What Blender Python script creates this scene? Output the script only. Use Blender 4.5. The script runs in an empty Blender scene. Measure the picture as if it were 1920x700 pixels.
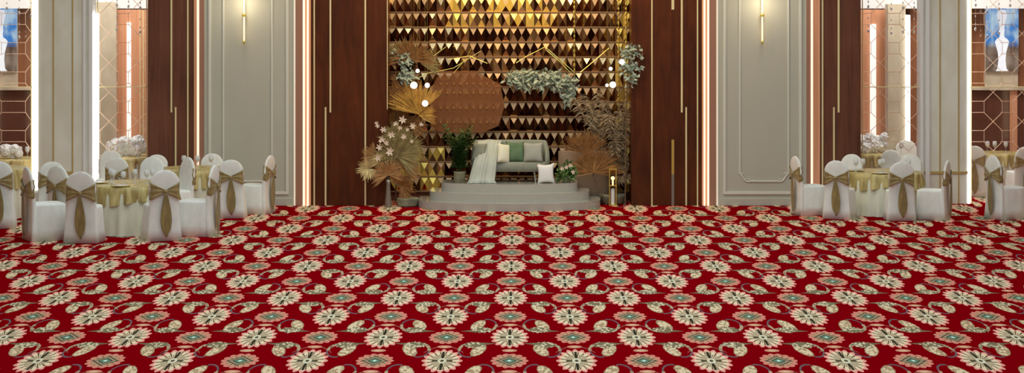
import bpy, bmesh, math, random
from mathutils import Vector, Matrix
random.seed(7)
PI = math.pi
C = bpy.context.scene.collection
F, H, VX, VY = 4300.0, 3.6, 971.0, -54.0          # focal length (px of a 1920 frame), eye height, principal point

def S(d): return F / d
def D(v): return F * H / (v - VY)                  # distance of a floor point seen at row v
def PX(u, d): return (u - VX) / S(d)
def PZ(v, d): return H - (v - VY) / S(d)
def W(u, v, d): return Vector((PX(u, d), d, PZ(v, d)))

# ------------------------------------------------------------------ colours and materials
def lin(c):
    c /= 255.0
    return c / 12.92 if c <= .04045 else ((c + .055) / 1.055) ** 2.4
K = 0.5
def disp(rgb, k=K): return tuple(min(.9, lin(c) / k) for c in rgb) + (1,)
def raw(rgb): return tuple(lin(c) for c in rgb) + (1,)

def new_mat(name):
    m = bpy.data.materials.new(name); m.use_nodes = True
    return m, m.node_tree, m.node_tree.nodes['Principled BSDF']

def mat(name, rgb, rough=.6, metal=0.0, var=0.0, scale=(6, 6, 6), rgb2=None, bump=0.0, k=K, coat=0.0, spec=.5, sheen=0.0):
    m, nt, b = new_mat(name)
    c = disp(rgb, k)
    b.inputs['Base Color'].default_value = c
    b.inputs['Roughness'].default_value = rough
    b.inputs['Metallic'].default_value = metal
    b.inputs['Coat Weight'].default_value = coat
    b.inputs['Specular IOR Level'].default_value = spec
    b.inputs['Sheen Weight'].default_value = sheen
    if var or rgb2 or bump:
        tc = nt.nodes.new('ShaderNodeTexCoord'); mp = nt.nodes.new('ShaderNodeMapping')
        mp.inputs['Scale'].default_value = scale
        nz = nt.nodes.new('ShaderNodeTexNoise'); nz.inputs['Scale'].default_value = 1; nz.inputs['Detail'].default_value = 5
        nt.links.new(tc.outputs['Object'], mp.inputs[0]); nt.links.new(mp.outputs[0], nz.inputs['Vector'])
        if var or rgb2:
            r = nt.nodes.new('ShaderNodeValToRGB')
            c2 = disp(rgb2, k) if rgb2 else tuple(min(.95, x * (1 + var)) for x in c[:3]) + (1,)
            c1 = c if rgb2 else tuple(x * (1 - var) for x in c[:3]) + (1,)
            r.color_ramp.elements[0].position = .35; r.color_ramp.elements[1].position = .65
            r.color_ramp.elements[0].color = c1; r.color_ramp.elements[1].color = c2
            nt.links.new(nz.outputs[0], r.inputs[0]); nt.links.new(r.outputs[0], b.inputs['Base Color'])
        if bump:
            bp = nt.nodes.new('ShaderNodeBump'); bp.inputs['Strength'].default_value = bump; bp.inputs['Distance'].default_value = .01
            nt.links.new(nz.outputs[0], bp.inputs['Height']); nt.links.new(bp.outputs[0], b.inputs['Normal'])
    return m

def emit(name, rgb, s):
    m, nt, b = new_mat(name)
    b.inputs['Base Color'].default_value = (0.6, 0.6, 0.6, 1)
    b.inputs['Emission Color'].default_value = raw(rgb); b.inputs['Emission Strength'].default_value = s
    return m

M = {}
M['linen'] = mat('white_linen', (184, 184, 174), .85, var=.05, scale=(9, 9, 5), bump=.3, sheen=.2)
M['cloth'] = mat('cream_tablecloth', (172, 170, 154), .8, var=.05, scale=(8, 8, 3), bump=.2)
M['sash'] = mat('gold_satin', (112, 96, 58), .42, var=.22, scale=(14, 14, 5), sheen=.3)
M['overlay'] = mat('gold_tablecloth', (112, 94, 50), .45, rgb2=(160, 146, 98), scale=(11, 11, 1.5))
M['tablewood'] = mat('table_wood', (110, 80, 50), .6)
M['grey_wall'] = mat('grey_paint', (139, 137, 126), .6, var=.02, scale=(2, 2, 1))
M['mould'] = mat('pale_moulding', (163, 162, 153), .5)
M['marble'] = mat('grey_marble', (168, 165, 152), .45, rgb2=(186, 183, 171), scale=(3, 3, 1.2))
M['marble_edge'] = mat('pale_marble_edge', (190, 194, 194), .4)
M['marble_dark'] = mat('beige_marble', (150, 140, 122), .5, rgb2=(168, 158, 140), scale=(5, 5, 3))
M['brass'] = mat('brass_inlay', (214, 166, 126), .45, metal=.15)
M['brass_dim'] = mat('aged_brass_inlay', (150, 132, 84), .4, metal=.3)
M['gold'] = mat('gold_metal', (205, 165, 90), .28, metal=.85)
M['steel'] = mat('grey_metal', (110, 105, 98), .4, metal=.6)
M['pinkwall'] = mat('blush_cove', (118, 84, 68), .6)
M['tanwood'] = mat('copper_tan_veneer', (158, 110, 80), .5, rgb2=(176, 126, 98), scale=(20, 20, .6))
M['ceil'] = mat('ceiling_plaster', (208, 202, 190), .8)
M['white'] = mat('white_lacquer', (136, 136, 130), .14, coat=.4)
M['china'] = mat('white_china', (200, 198, 190), .2)
M['sofa'] = mat('grey_upholstery', (104, 108, 98), .8, var=.05, scale=(14, 14, 14))
M['green'] = mat('green_velvet', (60, 82, 58), .8, rgb2=(74, 96, 70), scale=(9, 9, 9), sheen=.2)
M['greyp'] = mat('pale_grey_cushion_fabric', (124, 126, 118), .75, var=.05, scale=(9, 9, 9))
M['creamp'] = mat('cream_brocade', (214, 194, 162), .7, k=.42, rgb2=(196, 170, 136), scale=(25, 25, 25))
M['peach'] = mat('ivory_satin_cushion', (222, 208, 188), .5, k=.4, rgb2=(205, 186, 162), scale=(9, 9, 9))
M['taupe'] = mat('taupe_plaster', (108, 90, 76), .7, var=.05, scale=(5, 5, 5))
M['leaf'] = mat('green_leaf', (38, 62, 26), .5, rgb2=(60, 88, 42), scale=(12, 12, 12))
M['leaf2'] = mat('bright_leaf', (56, 84, 36), .5, rgb2=(78, 104, 56), scale=(12, 12, 12))
M['euc'] = mat('eucalyptus_leaf', (112, 124, 110), .6, rgb2=(140, 148, 134), scale=(14, 14, 14))
M['stem'] = mat('brown_stem', (74, 58, 40), .7)
M['palm_y'] = mat('golden_palm', (168, 134, 62), .6, rgb2=(140, 104, 44), scale=(14, 14, 14))
M['palm_b'] = mat('brown_palm', (122, 84, 42), .7, rgb2=(98, 66, 34), scale=(14, 14, 14))
M['palm_t'] = mat('tan_palm', (152, 118, 76), .7, rgb2=(128, 96, 58), scale=(14, 14, 14))
M['palm_c'] = mat('cream_palm', (178, 164, 118), .7, rgb2=(152, 138, 96), scale=(14, 14, 14))
M['palm_g'] = mat('sage_palm', (134, 124, 82), .7, rgb2=(112, 100, 62), scale=(14, 14, 14))
M['petal'] = mat('white_petal', (182, 164, 148), .6)
M['hyd'] = mat('white_hydrangea', (206, 204, 196), .7, var=.08, scale=(30, 30, 30), bump=.8)
M['grass'] = mat('grey_pampas', (138, 124, 100), .8, rgb2=(100, 84, 64), scale=(14, 14, 14))
M['clothgrey'] = mat('sage_grey_planter', (118, 120, 100), .7, rgb2=(84, 84, 68), scale=(8, 8, 8))
M['led'] = emit('white_led', (255, 252, 244), 2.6)
M['led_dim'] = emit('soft_white_led', (250, 236, 226), 1.15)
M['led_warm'] = emit('warm_led', (255, 226, 192), 1.0)
M['led_edge'] = emit('cream_edge_light', (235, 215, 180), 0.55)
M['bulb'] = emit('globe_glow', (255, 240, 222), 3.0)
M['flame'] = emit('warm_bulb', (255, 214, 140), 1.6)
M['crystal'] = mat('crystal', (235, 230, 220), .08, metal=.4)
M['lattice'] = mat('pale_lattice_metal', (178, 152, 130), .4, metal=.2)
M['lattice2'] = mat('dull_lattice_metal', (128, 98, 80), .5, metal=.2)

def wood(name, a, b_, sc=(14, 14, .7), rough=.42, coat=.1):
    m, nt, b = new_mat(name)
    tc = nt.nodes.new('ShaderNodeTexCoord'); mp = nt.nodes.new('ShaderNodeMapping'); mp.inputs['Scale'].default_value = sc
    nz = nt.nodes.new('ShaderNodeTexNoise'); nz.inputs['Scale'].default_value = 1.0; nz.inputs['Detail'].default_value = 7; nz.inputs['Distortion'].default_value = 1.2
    nz2 = nt.nodes.new('ShaderNodeTexNoise'); nz2.inputs['Scale'].default_value = 1.1; nz2.inputs['Detail'].default_value = 3
    r = nt.nodes.new('ShaderNodeValToRGB'); r.color_ramp.elements[0].color = disp(a); r.color_ramp.elements[1].color = disp(b_)
    r.color_ramp.elements[0].position = .3; r.color_ramp.elements[1].position = .72
    ad = nt.nodes.new('ShaderNodeMath'); ad.operation = 'MULTIPLY_ADD'; ad.inputs[1].default_value = .45; 
    ml = nt.nodes.new('ShaderNodeMath'); ml.operation = 'MULTIPLY'; ml.inputs[1].default_value = .55
    L = nt.links
    L.new(tc.outputs['Object'], mp.inputs[0]); L.new(mp.outputs[0], nz.inputs['Vector']); L.new(tc.outputs['Object'], nz2.inputs['Vector'])
    L.new(nz.outputs[0], ml.inputs[0]); L.new(nz2.outputs[0], ad.inputs[0]); L.new(ml.outputs[0], ad.inputs[2])
    L.new(ad.outputs[0], r.inputs[0]); L.new(r.outputs[0], b.inputs['Base Color'])
    b.inputs['Roughness'].default_value = rough; b.inputs['Specular IOR Level'].default_value = .25
    return m
M['wood'] = wood('dark_walnut', (62, 34, 23), (92, 58, 43))
M['wood_in'] = wood('red_walnut', (42, 17, 4), (76, 35, 12), sc=(9, 9, 1.2))
M['wood_back'] = wood('brown_veneer', (92, 56, 36), (128, 84, 58))
M['wood_dark'] = wood('deep_brown_veneer', (62, 34, 26), (84, 50, 38))

def glass_mat():
    m = bpy.data.materials.new('clear_glass'); m.use_nodes = True; nt = m.node_tree; nt.nodes.clear()
    o = nt.nodes.new('ShaderNodeOutputMaterial'); mx = nt.nodes.new('ShaderNodeMixShader'); t = nt.nodes.new('ShaderNodeBsdfTransparent')
    g = nt.nodes.new('ShaderNodeBsdfGlossy'); g.inputs['Roughness'].default_value = .05
    mx.inputs[0].default_value = .07; t.inputs[0].default_value = (.97, .97, .97, 1)
    nt.links.new(t.outputs[0], mx.inputs[1]); nt.links.new(g.outputs[0], mx.inputs[2]); nt.links.new(mx.outputs[0], o.inputs[0])
    return m
M['glass'] = glass_mat()
def sheer_mat(name, rgb, alpha, rough=.7, metal=0):
    m, nt, b = new_mat(name)
    b.inputs['Base Color'].default_value = disp(rgb); b.inputs['Alpha'].default_value = alpha; b.inputs['Roughness'].default_value = rough; b.inputs['Metallic'].default_value = metal
    return m
M['sheer'] = sheer_mat('sheer_white_fabric', (146, 152, 146), .9)
M['mesh'] = sheer_mat('copper_mesh', (120, 76, 44), .5, .45, .2)
M['stemglass'] = sheer_mat('drinking_glass', (240, 238, 232), .5, .08)

# ------------------------------------------------------------------ carpet, built from math nodes
class E:
    nt = None
    def __init__(s, v): s.v = v
    @staticmethod
    def op(o, *a):
        n = E.nt.nodes.new('ShaderNodeMath'); n.operation = o
        for i, x in enumerate(a):
            x = x.v if isinstance(x, E) else x
            if isinstance(x, (int, float)): n.inputs[i].default_value = x
            else: E.nt.links.new(x, n.inputs[i])
        return E(n.outputs[0])
    def __add__(s, o): return E.op('ADD', s, o)
    __radd__ = __add__
    def __sub__(s, o): return E.op('SUBTRACT', s, o)
    def __rsub__(s, o): return E.op('SUBTRACT', o, s)
    def __mul__(s, o): return E.op('MULTIPLY', s, o)
    __rmul__ = __mul__
    def __truediv__(s, o): return E.op('DIVIDE', s, o)
    def abs(s): return E.op('ABSOLUTE', s)
    def sqrt(s): return E.op('SQRT', s)
    def cos(s): return E.op('COSINE', s)
    def pow(s, o): return E.op('POWER', s, o)
def lt(a, b): return E.op('LESS_THAN', a, b)
def gt(a, b): return E.op('GREATER_THAN', a, b)
def sel(m, a, b): return b + m * (a - b)
def wrap(a): return E.op('WRAP', a, .5, -.5)
def rad(x, y): return (x * x + y * y).sqrt()

def carpet():
    m, nt, b = new_mat('red_floral_carpet'); E.nt = nt
    g = nt.nodes.new('ShaderNodeNewGeometry'); sp = nt.nodes.new('ShaderNodeSeparateXYZ'); nt.links.new(g.outputs['Position'], sp.inputs[0])
    X, Y = E(sp.outputs[0]), E(sp.outputs[1])
    x = X * (1 / .62172) + .1268
    v = Y * (1 / 2.71674) - 8.2940
    xf = E.op('PINGPONG', x, 1.0)
    near0 = lt(xf, .5)
    w = wrap(v)
    lx = sel(near0, xf, 1 - xf)
    lv = sel(near0, w, wrap(v - .5))
    cb = nt.nodes.new('ShaderNodeCombineXYZ'); nt.links.new(x.v, cb.inputs[0]); nt.links.new((v * 1.4).v, cb.inputs[1])
    nz = nt.nodes.new('ShaderNodeTexNoise'); nz.inputs['Scale'].default_value = 26; nz.inputs['Detail'].default_value = 1
    nt.links.new(cb.outputs[0], nz.inputs['Vector']); N = E(nz.outputs[0])
    vo = nt.nodes.new('ShaderNodeTexVoronoi'); vo.inputs['Scale'].default_value = 22
    nt.links.new(cb.outputs[0], vo.inputs['Vector']); VD = E(vo.outputs['Distance'])
    state = {'c': None}
    rgbn = nt.nodes.new('ShaderNodeRGB'); rgbn.outputs[0].default_value = disp((132, 0, 12), .97); state['c'] = rgbn.outputs[0]
    def lay(mask, rgb):
        mx = nt.nodes.new('ShaderNodeMix'); mx.data_type = 'RGBA'
        nt.links.new(mask.v, mx.inputs[0]); nt.links.new(state['c'], mx.inputs[6]); mx.inputs[7].default_value = disp(rgb, .80); state['c'] = mx.outputs[2]
    # thin arcs joining the flower columns
    arc = (lv - .30 + lx * lx * 1.5).abs()
    lay(lt(arc, .012) * lt(lx, .30), (134, 66, 58))
    # scrolls, the same motif turned half round above and below each row
    neg = lt(w, 0.0)
    qx = sel(neg, xf, 1 - xf); qw = sel(neg, w, 0 - w)
    ex, ew = (qx - .622) / .155, (qw + .284) / .14
    rr = rad(ex, ew)
    nlow = 1 - lt(qx, .575) * lt(qw, -.2)
    lay(lt((rr - 1).abs(), .085) * nlow, (104, 84, 88))
    lay(lt((rr - .97).abs(), .16) * gt(qw, -.30) * gt(N, .44), (176, 152, 120))
    lay(lt(((qw + .138 + (qx - .23) * .06).abs()), (qx - .2) * .13) * gt(qx, .2) * lt(qx, .43), (112, 98, 76))
    bx_, bw_ = (qx - .478), (qw + .288)
    br = rad((bx_ - bw_) / .205, (bx_ + bw_) / .120)
    lay(lt(br, N * .3 + .87), (164, 136, 104))
    lay(lt(br, N * .3 + .74) * lt(VD, .56), (214, 190, 156))
    cl = rad((qx - .535) / .155, (qw + .170) / .062)
    lay(lt(cl, N * 1.0 + .55), (118, 106, 82))
    lay(lt(cl, N * 1.0 + .55) * lt(VD, .46), (206, 188, 156))
    # small bars between flowers and medallions
    ar = rad(lx / .115, (lv.abs() - .29) / .030)
    lay(lt(ar, 1.0), (196, 132, 106)); lay(lt(ar, .5), (206, 168, 134))
    # medallion
    mx_, my_ = lx / .285, (.5 - lv.abs()) / .15
    r = rad(mx_, my_); a = E.op('ARCTAN2', my_, mx_)
    pc = (a * 7).cos().abs()
    lay(lt(r, pc * .15 + N * .12 + .78), (204, 126, 108))
    lay(lt(r, pc * .15 + .60), (182, 146, 114))
    lay(lt(r, .74) * lt((a * 7 + .8).cos().abs(), .35) * gt(r, .45), (120, 88, 66))
    dn = mx_ * 1.45 + my_ * 1.55
    lay(lt(dn, 1.0), (88, 70, 62)); lay(lt(dn, .82), (158, 138, 108)); lay(lt(dn, .60), (66, 74, 62)); lay(lt(dn, .42), (100, 132, 110)); lay(lt(dn, .17), (206, 222, 206))
    # big flower
    fx, fy = lx / .30, lv / .235
    r = rad(fx, fy); a = E.op('ARCTAN2', fy, fx)
    p = (a * 8 + PI / 2 * 0).cos().abs()
    edge = p.pow(1.3) * .19 + .83
    lay(lt(r, edge), (222, 146, 130))
    lay(lt(r, edge - .16), (222, 196, 164))
    lay(lt(p, .42) * lt(r, .66 + N * .2 if False else N * .35 + .58) * gt(r, .2), (98, 84, 60))
    lay(gt(p, .93) * lt(r, .56) * gt(r, .2), (120, 106, 80))
    lay(lt(fx, .065) * lt(r, .78) * gt(r, .2), (52, 46, 34))
    lay(lt(fy.abs(), .08) * lt(r, .50) * gt(r, .2), (80, 70, 50))
    lay(lt(r, .22), (206, 196, 168)); lay(lt(r, .09), (78, 68, 50))
    nt.links.new(state['c'], b.inputs['Base Color'])
    b.inputs['Roughness'].default_value = .95; b.inputs['Specular IOR Level'].default_value = 0
    return m
M['carpet'] = carpet()

# ------------------------------------------------------------------ mesh helpers
def link(name, bm, m, parent=None, smooth=False, loc=None):
    me = bpy.data.meshes.new(name); bmesh.ops.recalc_face_normals(bm, faces=bm.faces)
    if smooth:
        for f in bm.faces: f.smooth = True
    bm.to_mesh(me); bm.free()
    for mm in (m if isinstance(m, (list, tuple)) else [m]): me.materials.append(mm)
    o = bpy.data.objects.new(name, me); C.objects.link(o)
    if parent: o.parent = parent
    if loc is not None: o.location = loc
    return o
def tag(o, label, cat, group=None, kind=None):
    o['label'] = label; o['category'] = cat
    if group: o['group'] = group
    if kind: o['kind'] = kind
    return o
def empty(name, loc=(0, 0, 0), rz=0, label=None, cat=None, group=None):
    o = bpy.data.objects.new(name, None); C.objects.link(o); o.location = loc; o.rotation_euler = (0, 0, rz); o.empty_display_size = .1
    if label: tag(o, label, cat, group)
    return o
def struct(o): o['kind'] = 'structure'; return o
def copy_tree(o, parent=None):
    c = o.copy(); C.objects.link(c); c.parent = parent
    for ch in list(o.children): copy_tree(ch, c)
    return c

def box(bm, x0, x1, y0, y1, z0, z1, mi=0, bev=0.0):
    vs = [bm.verts.new((x, y, z)) for x in (x0, x1) for y in (y0, y1) for z in (z0, z1)]
    fs = []
    for q in ((0, 1, 3, 2), (4, 6, 7, 5), (0, 4, 5, 1), (2, 3, 7, 6), (0, 2, 6, 4), (1, 5, 7, 3)):
        f = bm.faces.new([vs[i] for i in q]); f.material_index = mi; fs.append(f)
    if bev:
        es = {e for f in fs for e in f.edges}
        bmesh.ops.bevel(bm, geom=list(es), offset=bev, segments=2, affect='EDGES', profile=.6)
    return vs
def bx(x0, x1, y0, y1, z0, z1, bev=0.0):
    bm = bmesh.new(); box(bm, x0, x1, y0, y1, z0, z1, 0, bev); return bm
def loft(bm, rings, n=32, wr=None, cap0=True, cap1=True, mi=0):
    """rings: (z, cx, cy, hw, hd, exponent)"""
    prev = None; first = None
    for k, (z, cx, cy, hw, hd, e) in enumerate(rings):
        cur = []
        for i in range(n):
            t = 2 * PI * i / n; c, s = math.cos(t), math.sin(t)
            x = math.copysign(abs(c) ** (2 / e), c) * hw; y = math.copysign(abs(s) ** (2 / e), s) * hd
            q = 1 + (wr(t, z) if wr else 0)
            cur.append(bm.verts.new((cx + x * q, cy + y * q, z)))
        if prev:
            for i in range(n):
                f = bm.faces.new((prev[i], prev[(i + 1) % n], cur[(i + 1) % n], cur[i])); f.material_index = mi
        else: first = cur
        prev = cur
    if cap0: bm.faces.new(first[::-1])
    if cap1: bm.faces.new(prev)
def tube(bm, pts, r, n=6, r2=None):
    pts = [Vector(p) for p in pts]; prev = None; m = len(pts)
    for k, p in enumerate(pts):
        t = (pts[min(k + 1, m - 1)] - pts[max(k - 1, 0)]).normalized()
        a = t.orthogonal().normalized() if abs(t.z) > .99 else t.cross(Vector((0, 0, 1))).normalized()
        b = t.cross(a)
        rr = r if r2 is None else r + (r2 - r) * k / max(1, m - 1)
        cur = [bm.verts.new(p + (a * math.cos(2 * PI * i / n) + b * math.sin(2 * PI * i / n)) * rr) for i in range(n)]
        if prev:
            for i in range(n): bm.faces.new((prev[i], prev[(i + 1) % n], cur[(i + 1) % n], cur[i]))
        else: bm.faces.new(cur[::-1])
        prev = cur
    bm.faces.new(prev)
def sheet(bm, grid, th):
    b2 = bmesh.new()
    vs = [[b2.verts.new(p) for p in row] for row in grid]
    for i in range(len(vs) - 1):
        for j in range(len(vs[0]) - 1):
            b2.faces.new((vs[i][j], vs[i][j + 1], vs[i + 1][j + 1], vs[i + 1][j]))
    bmesh.ops.recalc_face_normals(b2, faces=b2.faces)
    bmesh.ops.solidify(b2, geom=b2.faces[:], thickness=th)
    me = bpy.data.meshes.new('t'); b2.to_mesh(me); b2.free(); bm.from_mesh(me); bpy.data.meshes.remove(me)
def ball(bm, c, r, sx=1, sy=1, sz=1, seg=12, rings=8):
    mt = Matrix.Translation(c) @ Matrix.Diagonal((sx, sy, sz, 1))
    bmesh.ops.create_uvsphere(bm, u_segments=seg, v_segments=rings, radius=r, matrix=mt)
def lathe(bm, prof, n=24, c=(0, 0)):
    loft(bm, [(z, c[0], c[1], r, r, 2) for r, z in prof], n)

# ------------------------------------------------------------------ room shell
TOP, WX, BACK, FRONT = 7.5, 10.5, 39.5, -4.0
bm = bmesh.new(); box(bm, -WX, WX, FRONT, BACK, -.1, 0); fl = struct(link('floor', bm, M['carpet']))
struct(link('ceiling', bx(-WX, WX, FRONT, BACK, TOP, TOP + .1), M['ceil']))
struct(link('wall_left', bx(-WX - .15, -WX, FRONT, BACK, 0, TOP), M['wood']))
struct(link('wall_right', bx(WX, WX + .15, FRONT, BACK, 0, TOP), M['wood']))
struct(link('wall_front', bx(-WX, WX, FRONT - .15, FRONT, 0, TOP), M['grey_wall']))
struct(link('wall_back', bx(-WX, WX, BACK, BACK + .15, 0, TOP), M['wood_dark']))
for nm, sx in (('wall_left', -1), ('wall_right', 1)):  # unseen glowing strips, added so the side facets of the tiles catch glints
    for yy in (22, 25, 27, 28.6, 30, 31.2, 32.4, 33.4):
        link('light_strip', bx(sx * WX - .04, sx * WX + .04, yy - .05, yy + .05, .0, TOP), emit('added_side_glow', (255, 224, 176), 1.3) if yy == 22 and sx < 0 else bpy.data.materials['added_side_glow'], bpy.data.objects[nm])
# dropped white soffit in the rooms behind the hall wall
for nm, (a, b_) in {'trim_1': (0 - 260, 277), 'trim_2': (1614, 1920 + 260)}.items():
    struct(link(nm, bx(PX(a, 38), PX(b_, 38), 38.0, 38.3, PZ(16, 38), 4.6), M['ceil']))
struct(link('wall_above_openings', bx(-WX, PX(277, 35.5), 35.55, 35.75, 3.75, TOP), M['marble']))
struct(link('wall_above_right_openings', bx(PX(1614, 35.5), WX, 35.55, 35.75, 3.75, TOP), M['marble']))

DW = 35.2
def vstrip(parent, name, u0, u1, v0, v1, m, dep=DW, out=.012, th=.02):
    z1 = TOP if v0 is None else PZ(v0, dep); z0 = 0.0 if v1 is None else max(0, PZ(v1, dep))
    return link(name, bx(PX(u0, dep), PX(u1, dep), dep - out, dep - out + th, z0, z1), m, parent)

# grey panelled wall bays (each one wall panel with raised mouldings and a skirting)
def panel(nm, u0, u1, o0, o1, i0, i1, side):
    root = struct(link(nm, bx(PX(u0, DW), PX(u1, DW), DW, DW + .3, 0, TOP), M['grey_wall']))
    d = DW
    def frame(name, a, b_, vb, w, out):
        bm = bmesh.new()
        for (x0, x1) in ((a, a + w), (b_ - w, b_)): box(bm, PX(x0, d), PX(x1, d), d - out, d + .01, PZ(vb, d), TOP - .4, 0, .006)
        box(bm, PX(a, d), PX(b_, d), d - out, d + .01, PZ(vb, d) - w / S(d), PZ(vb, d) + .004, 0, .006)
        return link(name, bm, M['mould'], root)
    frame('moulding', o0, o1, 360, 5, .02)
    # inner frame with curled corners
    bm = bmesh.new(); zb = PZ(340, d); w = 3 / S(d); o = .016
    xa, xb = PX(i0, d), PX(i1, d)
    c = .11
    box(bm, xa - w / 2, xa + w / 2, d - o, d + .01, zb + c, TOP - .5, 0, .004)
    box(bm, xb - w / 2, xb + w / 2, d - o, d + .01, zb + c, TOP - .5, 0, .004)
    box(bm, xa + c * 1.6, xb - c * 1.6, d - o, d + .01, zb - w / 2, zb + w / 2, 0, .004)
    for sgn, xx in ((1, xa), (-1, xb)):
        pts = [(xx + sgn * c * (0 + 1.6 * t - .35 * math.sin(PI * t)), d - .006, zb + c * (1 - t) + .03 * math.sin(2 * PI * t)) for t in [i / 14 for i in range(15)]]
        tube(bm, pts, .012, 6)
        for (ox, oz, r) in ((.03, .10, .035), (.115, .012, .03)):
            sp = [(xx + sgn * (ox + r * (1 - t * .75) * math.cos(5 * t * 1.6)), d - .006, zb + oz + r * (1 - t * .75) * math.sin(5 * t * 1.6)) for t in [i / 16 for i in range(17)]]
            tube(bm, sp, .008, 5, .005)
    link('inner_moulding', bm, M['mould'], root)
    link('baseboard', bx(PX(u0, d), PX(u1, d), d - .025, d + .01, 0, PZ(372, d), .006), M['grey_wall'], root)
    return root
panel('wall_panel_left', 383, 551, 391, 541, 419, 510, 'left')
panel('wall_panel_right', 1346, 1512, 1356, 1503, 1387, 1478, 'right')

# walnut pilasters
def pilaster(label, u0, u1, m, strips, recess):
    r = empty('wood_pilaster', (0, 0, 0), 0, label, 'pillar')
    bm = bmesh.new(); box(bm, PX(u0, DW), PX(u1, DW), DW, DW + (.85 if m is M['wood_in'] else .35), 0, TOP, 0, .004)
    link('shaft', bm, m, r)
    for (a, b_, v0, v1, mm) in strips: vstrip(r, 'inlay_strip', a, b_, v0, v1, M[mm])
    for (a, b_, mm, out) in recess:
        nm = 'light_strip' if mm.startswith('led') else 'side_panel'
        link(nm, bx(PX(a, DW), PX(b_, DW), DW - out, DW + .3, 0, TOP), M[mm], r)
    return r
pilaster('dark walnut pilaster beside the left grey wall panel, behind the left tables', 277, 364, M['wood'],
    [(320, 323, None, 211, 'brass'), (328, 331, 201, None, 'brass'), (351, 353.5, None, None, 'brass')],
    [(364, 369.5, 'tanwood', .03), (369.5, 373.5, 'led_warm', .02), (373.5, 383, 'pinkwall', .01)])
pilaster('walnut pilaster left of the mirrored stage wall with twin glowing strips', 583, 727, M['wood_in'],
    [(588, 590.5, None, None, 'brass'), (618, 621, None, 211, 'brass'), (609, 612, 201, None, 'brass'), (683.5, 686.5, None, None, 'brass'), (725.5, 727, None, 205, 'brass')],
    [(551, 554, 'led_edge', .02), (554, 568, 'pinkwall', .01), (568, 572, 'led_warm', .03), (572, 575.5, 'tanwood', .01), (575.5, 579, 'led_warm', .03), (579, 583, 'tanwood', .01)])
pilaster('walnut pilaster right of the mirrored stage wall with a short brass inlay', 1184, 1316, M['wood_in'],
    [(1221, 1223.5, None, None, 'brass'), (1259, 1264, None, 18, 'brass'), (1259, 1264, 262, 327, 'gold'), (1259, 1264, 327, None, 'steel'), (1276.5, 1280, None, 211, 'brass'), (1285, 1288, 201, None, 'brass'), (1306.5, 1309, None, None, 'brass')],
    [(1316, 1319, 'tanwood', .01), (1319, 1322.5, 'led_warm', .03), (1322.5, 1326, 'tanwood', .01), (1326, 1329.5, 'led_warm', .03), (1329.5, 1343, 'pinkwall', .01), (1343, 1346, 'led_edge', .02)])
pilaster('dark walnut pilaster beside the right grey wall panel, behind the right table', 1537, 1614, M['wood'],
    [(1540.5, 1543.5, None, None, 'brass'), (1570.5, 1574, None, 211, 'brass'), (1562, 1565, 201, None, 'brass')],
    [(1512, 1520, 'pinkwall', .01), (1520, 1524, 'led_warm', .02), (1524, 1537, 'tanwood', .03)])
# marble columns
def column(label, body, lines, edges, leds, band):
    DC = 35.5
    r = empty('marble_column', (0, 0, 0), 0, label, 'column')
    link('shaft', bx(PX(body[0], DC), PX(body[1], DC), DC, DC + .35, 0, TOP), M['marble'], r)
    for a, b_ in lines: link('inlay_strip', bx(PX(a, DC), PX(b_, DC), DC - .01, DC + .01, 0, TOP), M['brass_dim'], r)
    for a, b_, out, mm in edges: link('edge_moulding', bx(PX(a, DC), PX(b_, DC), DC - out, DC + .3, 0, TOP, .008), M[mm], r)
    for a, b_, v0, v1, mm in leds: link('light_strip', bx(PX(a, DC), PX(b_, DC), DC - .01, DC + .2, max(0, PZ(v1, DC)), PZ(v0, DC) if v0 > -50 else TOP, 0), M[mm], r)
    a, b_ = band; link('brass_band', bx(PX(a, DC), PX(b_, DC), DC - .02, DC + .01, PZ(326, DC), PZ(321.5, DC)), M['brass_dim'], r)
    return r
column('grey marble column behind the left tables, with a bright white light strip on its left edge', (71, 156),
       [(99, 101.5), (135, 137.5)], [(156, 161, .03, 'marble_edge'), (161, 167, .0, 'marble'), (167, 174, .04, 'marble_edge')],
       [(61, 71, -60, 400, 'led'), (174, 181, 25, 400, 'led')], (101, 135))
column('grey marble column behind the right table, with a thin light strip on its right edge', (1743, 1814),
       [(1761, 1763.5), (1796, 1798.5)], [(1725, 1731, .04, 'marble_edge'), (1731, 1735, .0, 'marble'), (1735, 1743, .03, 'marble_edge')],
       [(1814, 1819, -60, 400, 'led')], (1727, 1814))

# things seen through the openings
def backpiece(name, label, u0, u1, v0, v1, d, th, m, cat='pillar', leds=(), lines=()):
    r = empty(name, (0, 0, 0), 0, label, cat)
    link('shaft', bx(PX(u0, d), PX(u1, d), d, d + th, 0 if v1 is None else PZ(v1, d), PZ(v0, d)), M[m], r)
    for a, b_, w0, w1, mm in leds:
        link('light_strip', bx(PX(a, d), PX(b_, d), d - .05, d + .02, max(0, PZ(w1, d)), PZ(w0, d), .005), M[mm], r)
    for a, b_ in lines: link('inlay_strip', bx(PX(a, d), PX(b_, d), d - .01, d + .01, 0, PZ(v0, d)), M['brass'], r)
    return r
backpiece('stone_pier', 'beige stone pier seen through the left glass screen', 180, 218, 4, None, 37.9, .3, 'marble_dark')
backpiece('veneer_pier', 'copper tan pier with a soft white light strip, seen through the left glass screen', 218, 277, 18, None, 38.0, .3, 'tanwood', leds=[(238.5, 246, 42, 330, 'led_dim')], lines=[(262, 264), (268, 270)])
backpiece('veneer_pier', 'copper tan pier with a soft white light strip, seen through the right glass screen', 1614, 1666, 18, None, 38.0, .3, 'tanwood', leds=[(1631, 1642, 45, 330, 'led_dim')])
backpiece('stone_pier', 'beige stone pier with a bright light strip, seen through the right glass screen', 1665, 1698, 8, None, 37.6, .3, 'marble_dark', leds=[(1697.5, 1706, 28, 330, 'led')])
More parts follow.
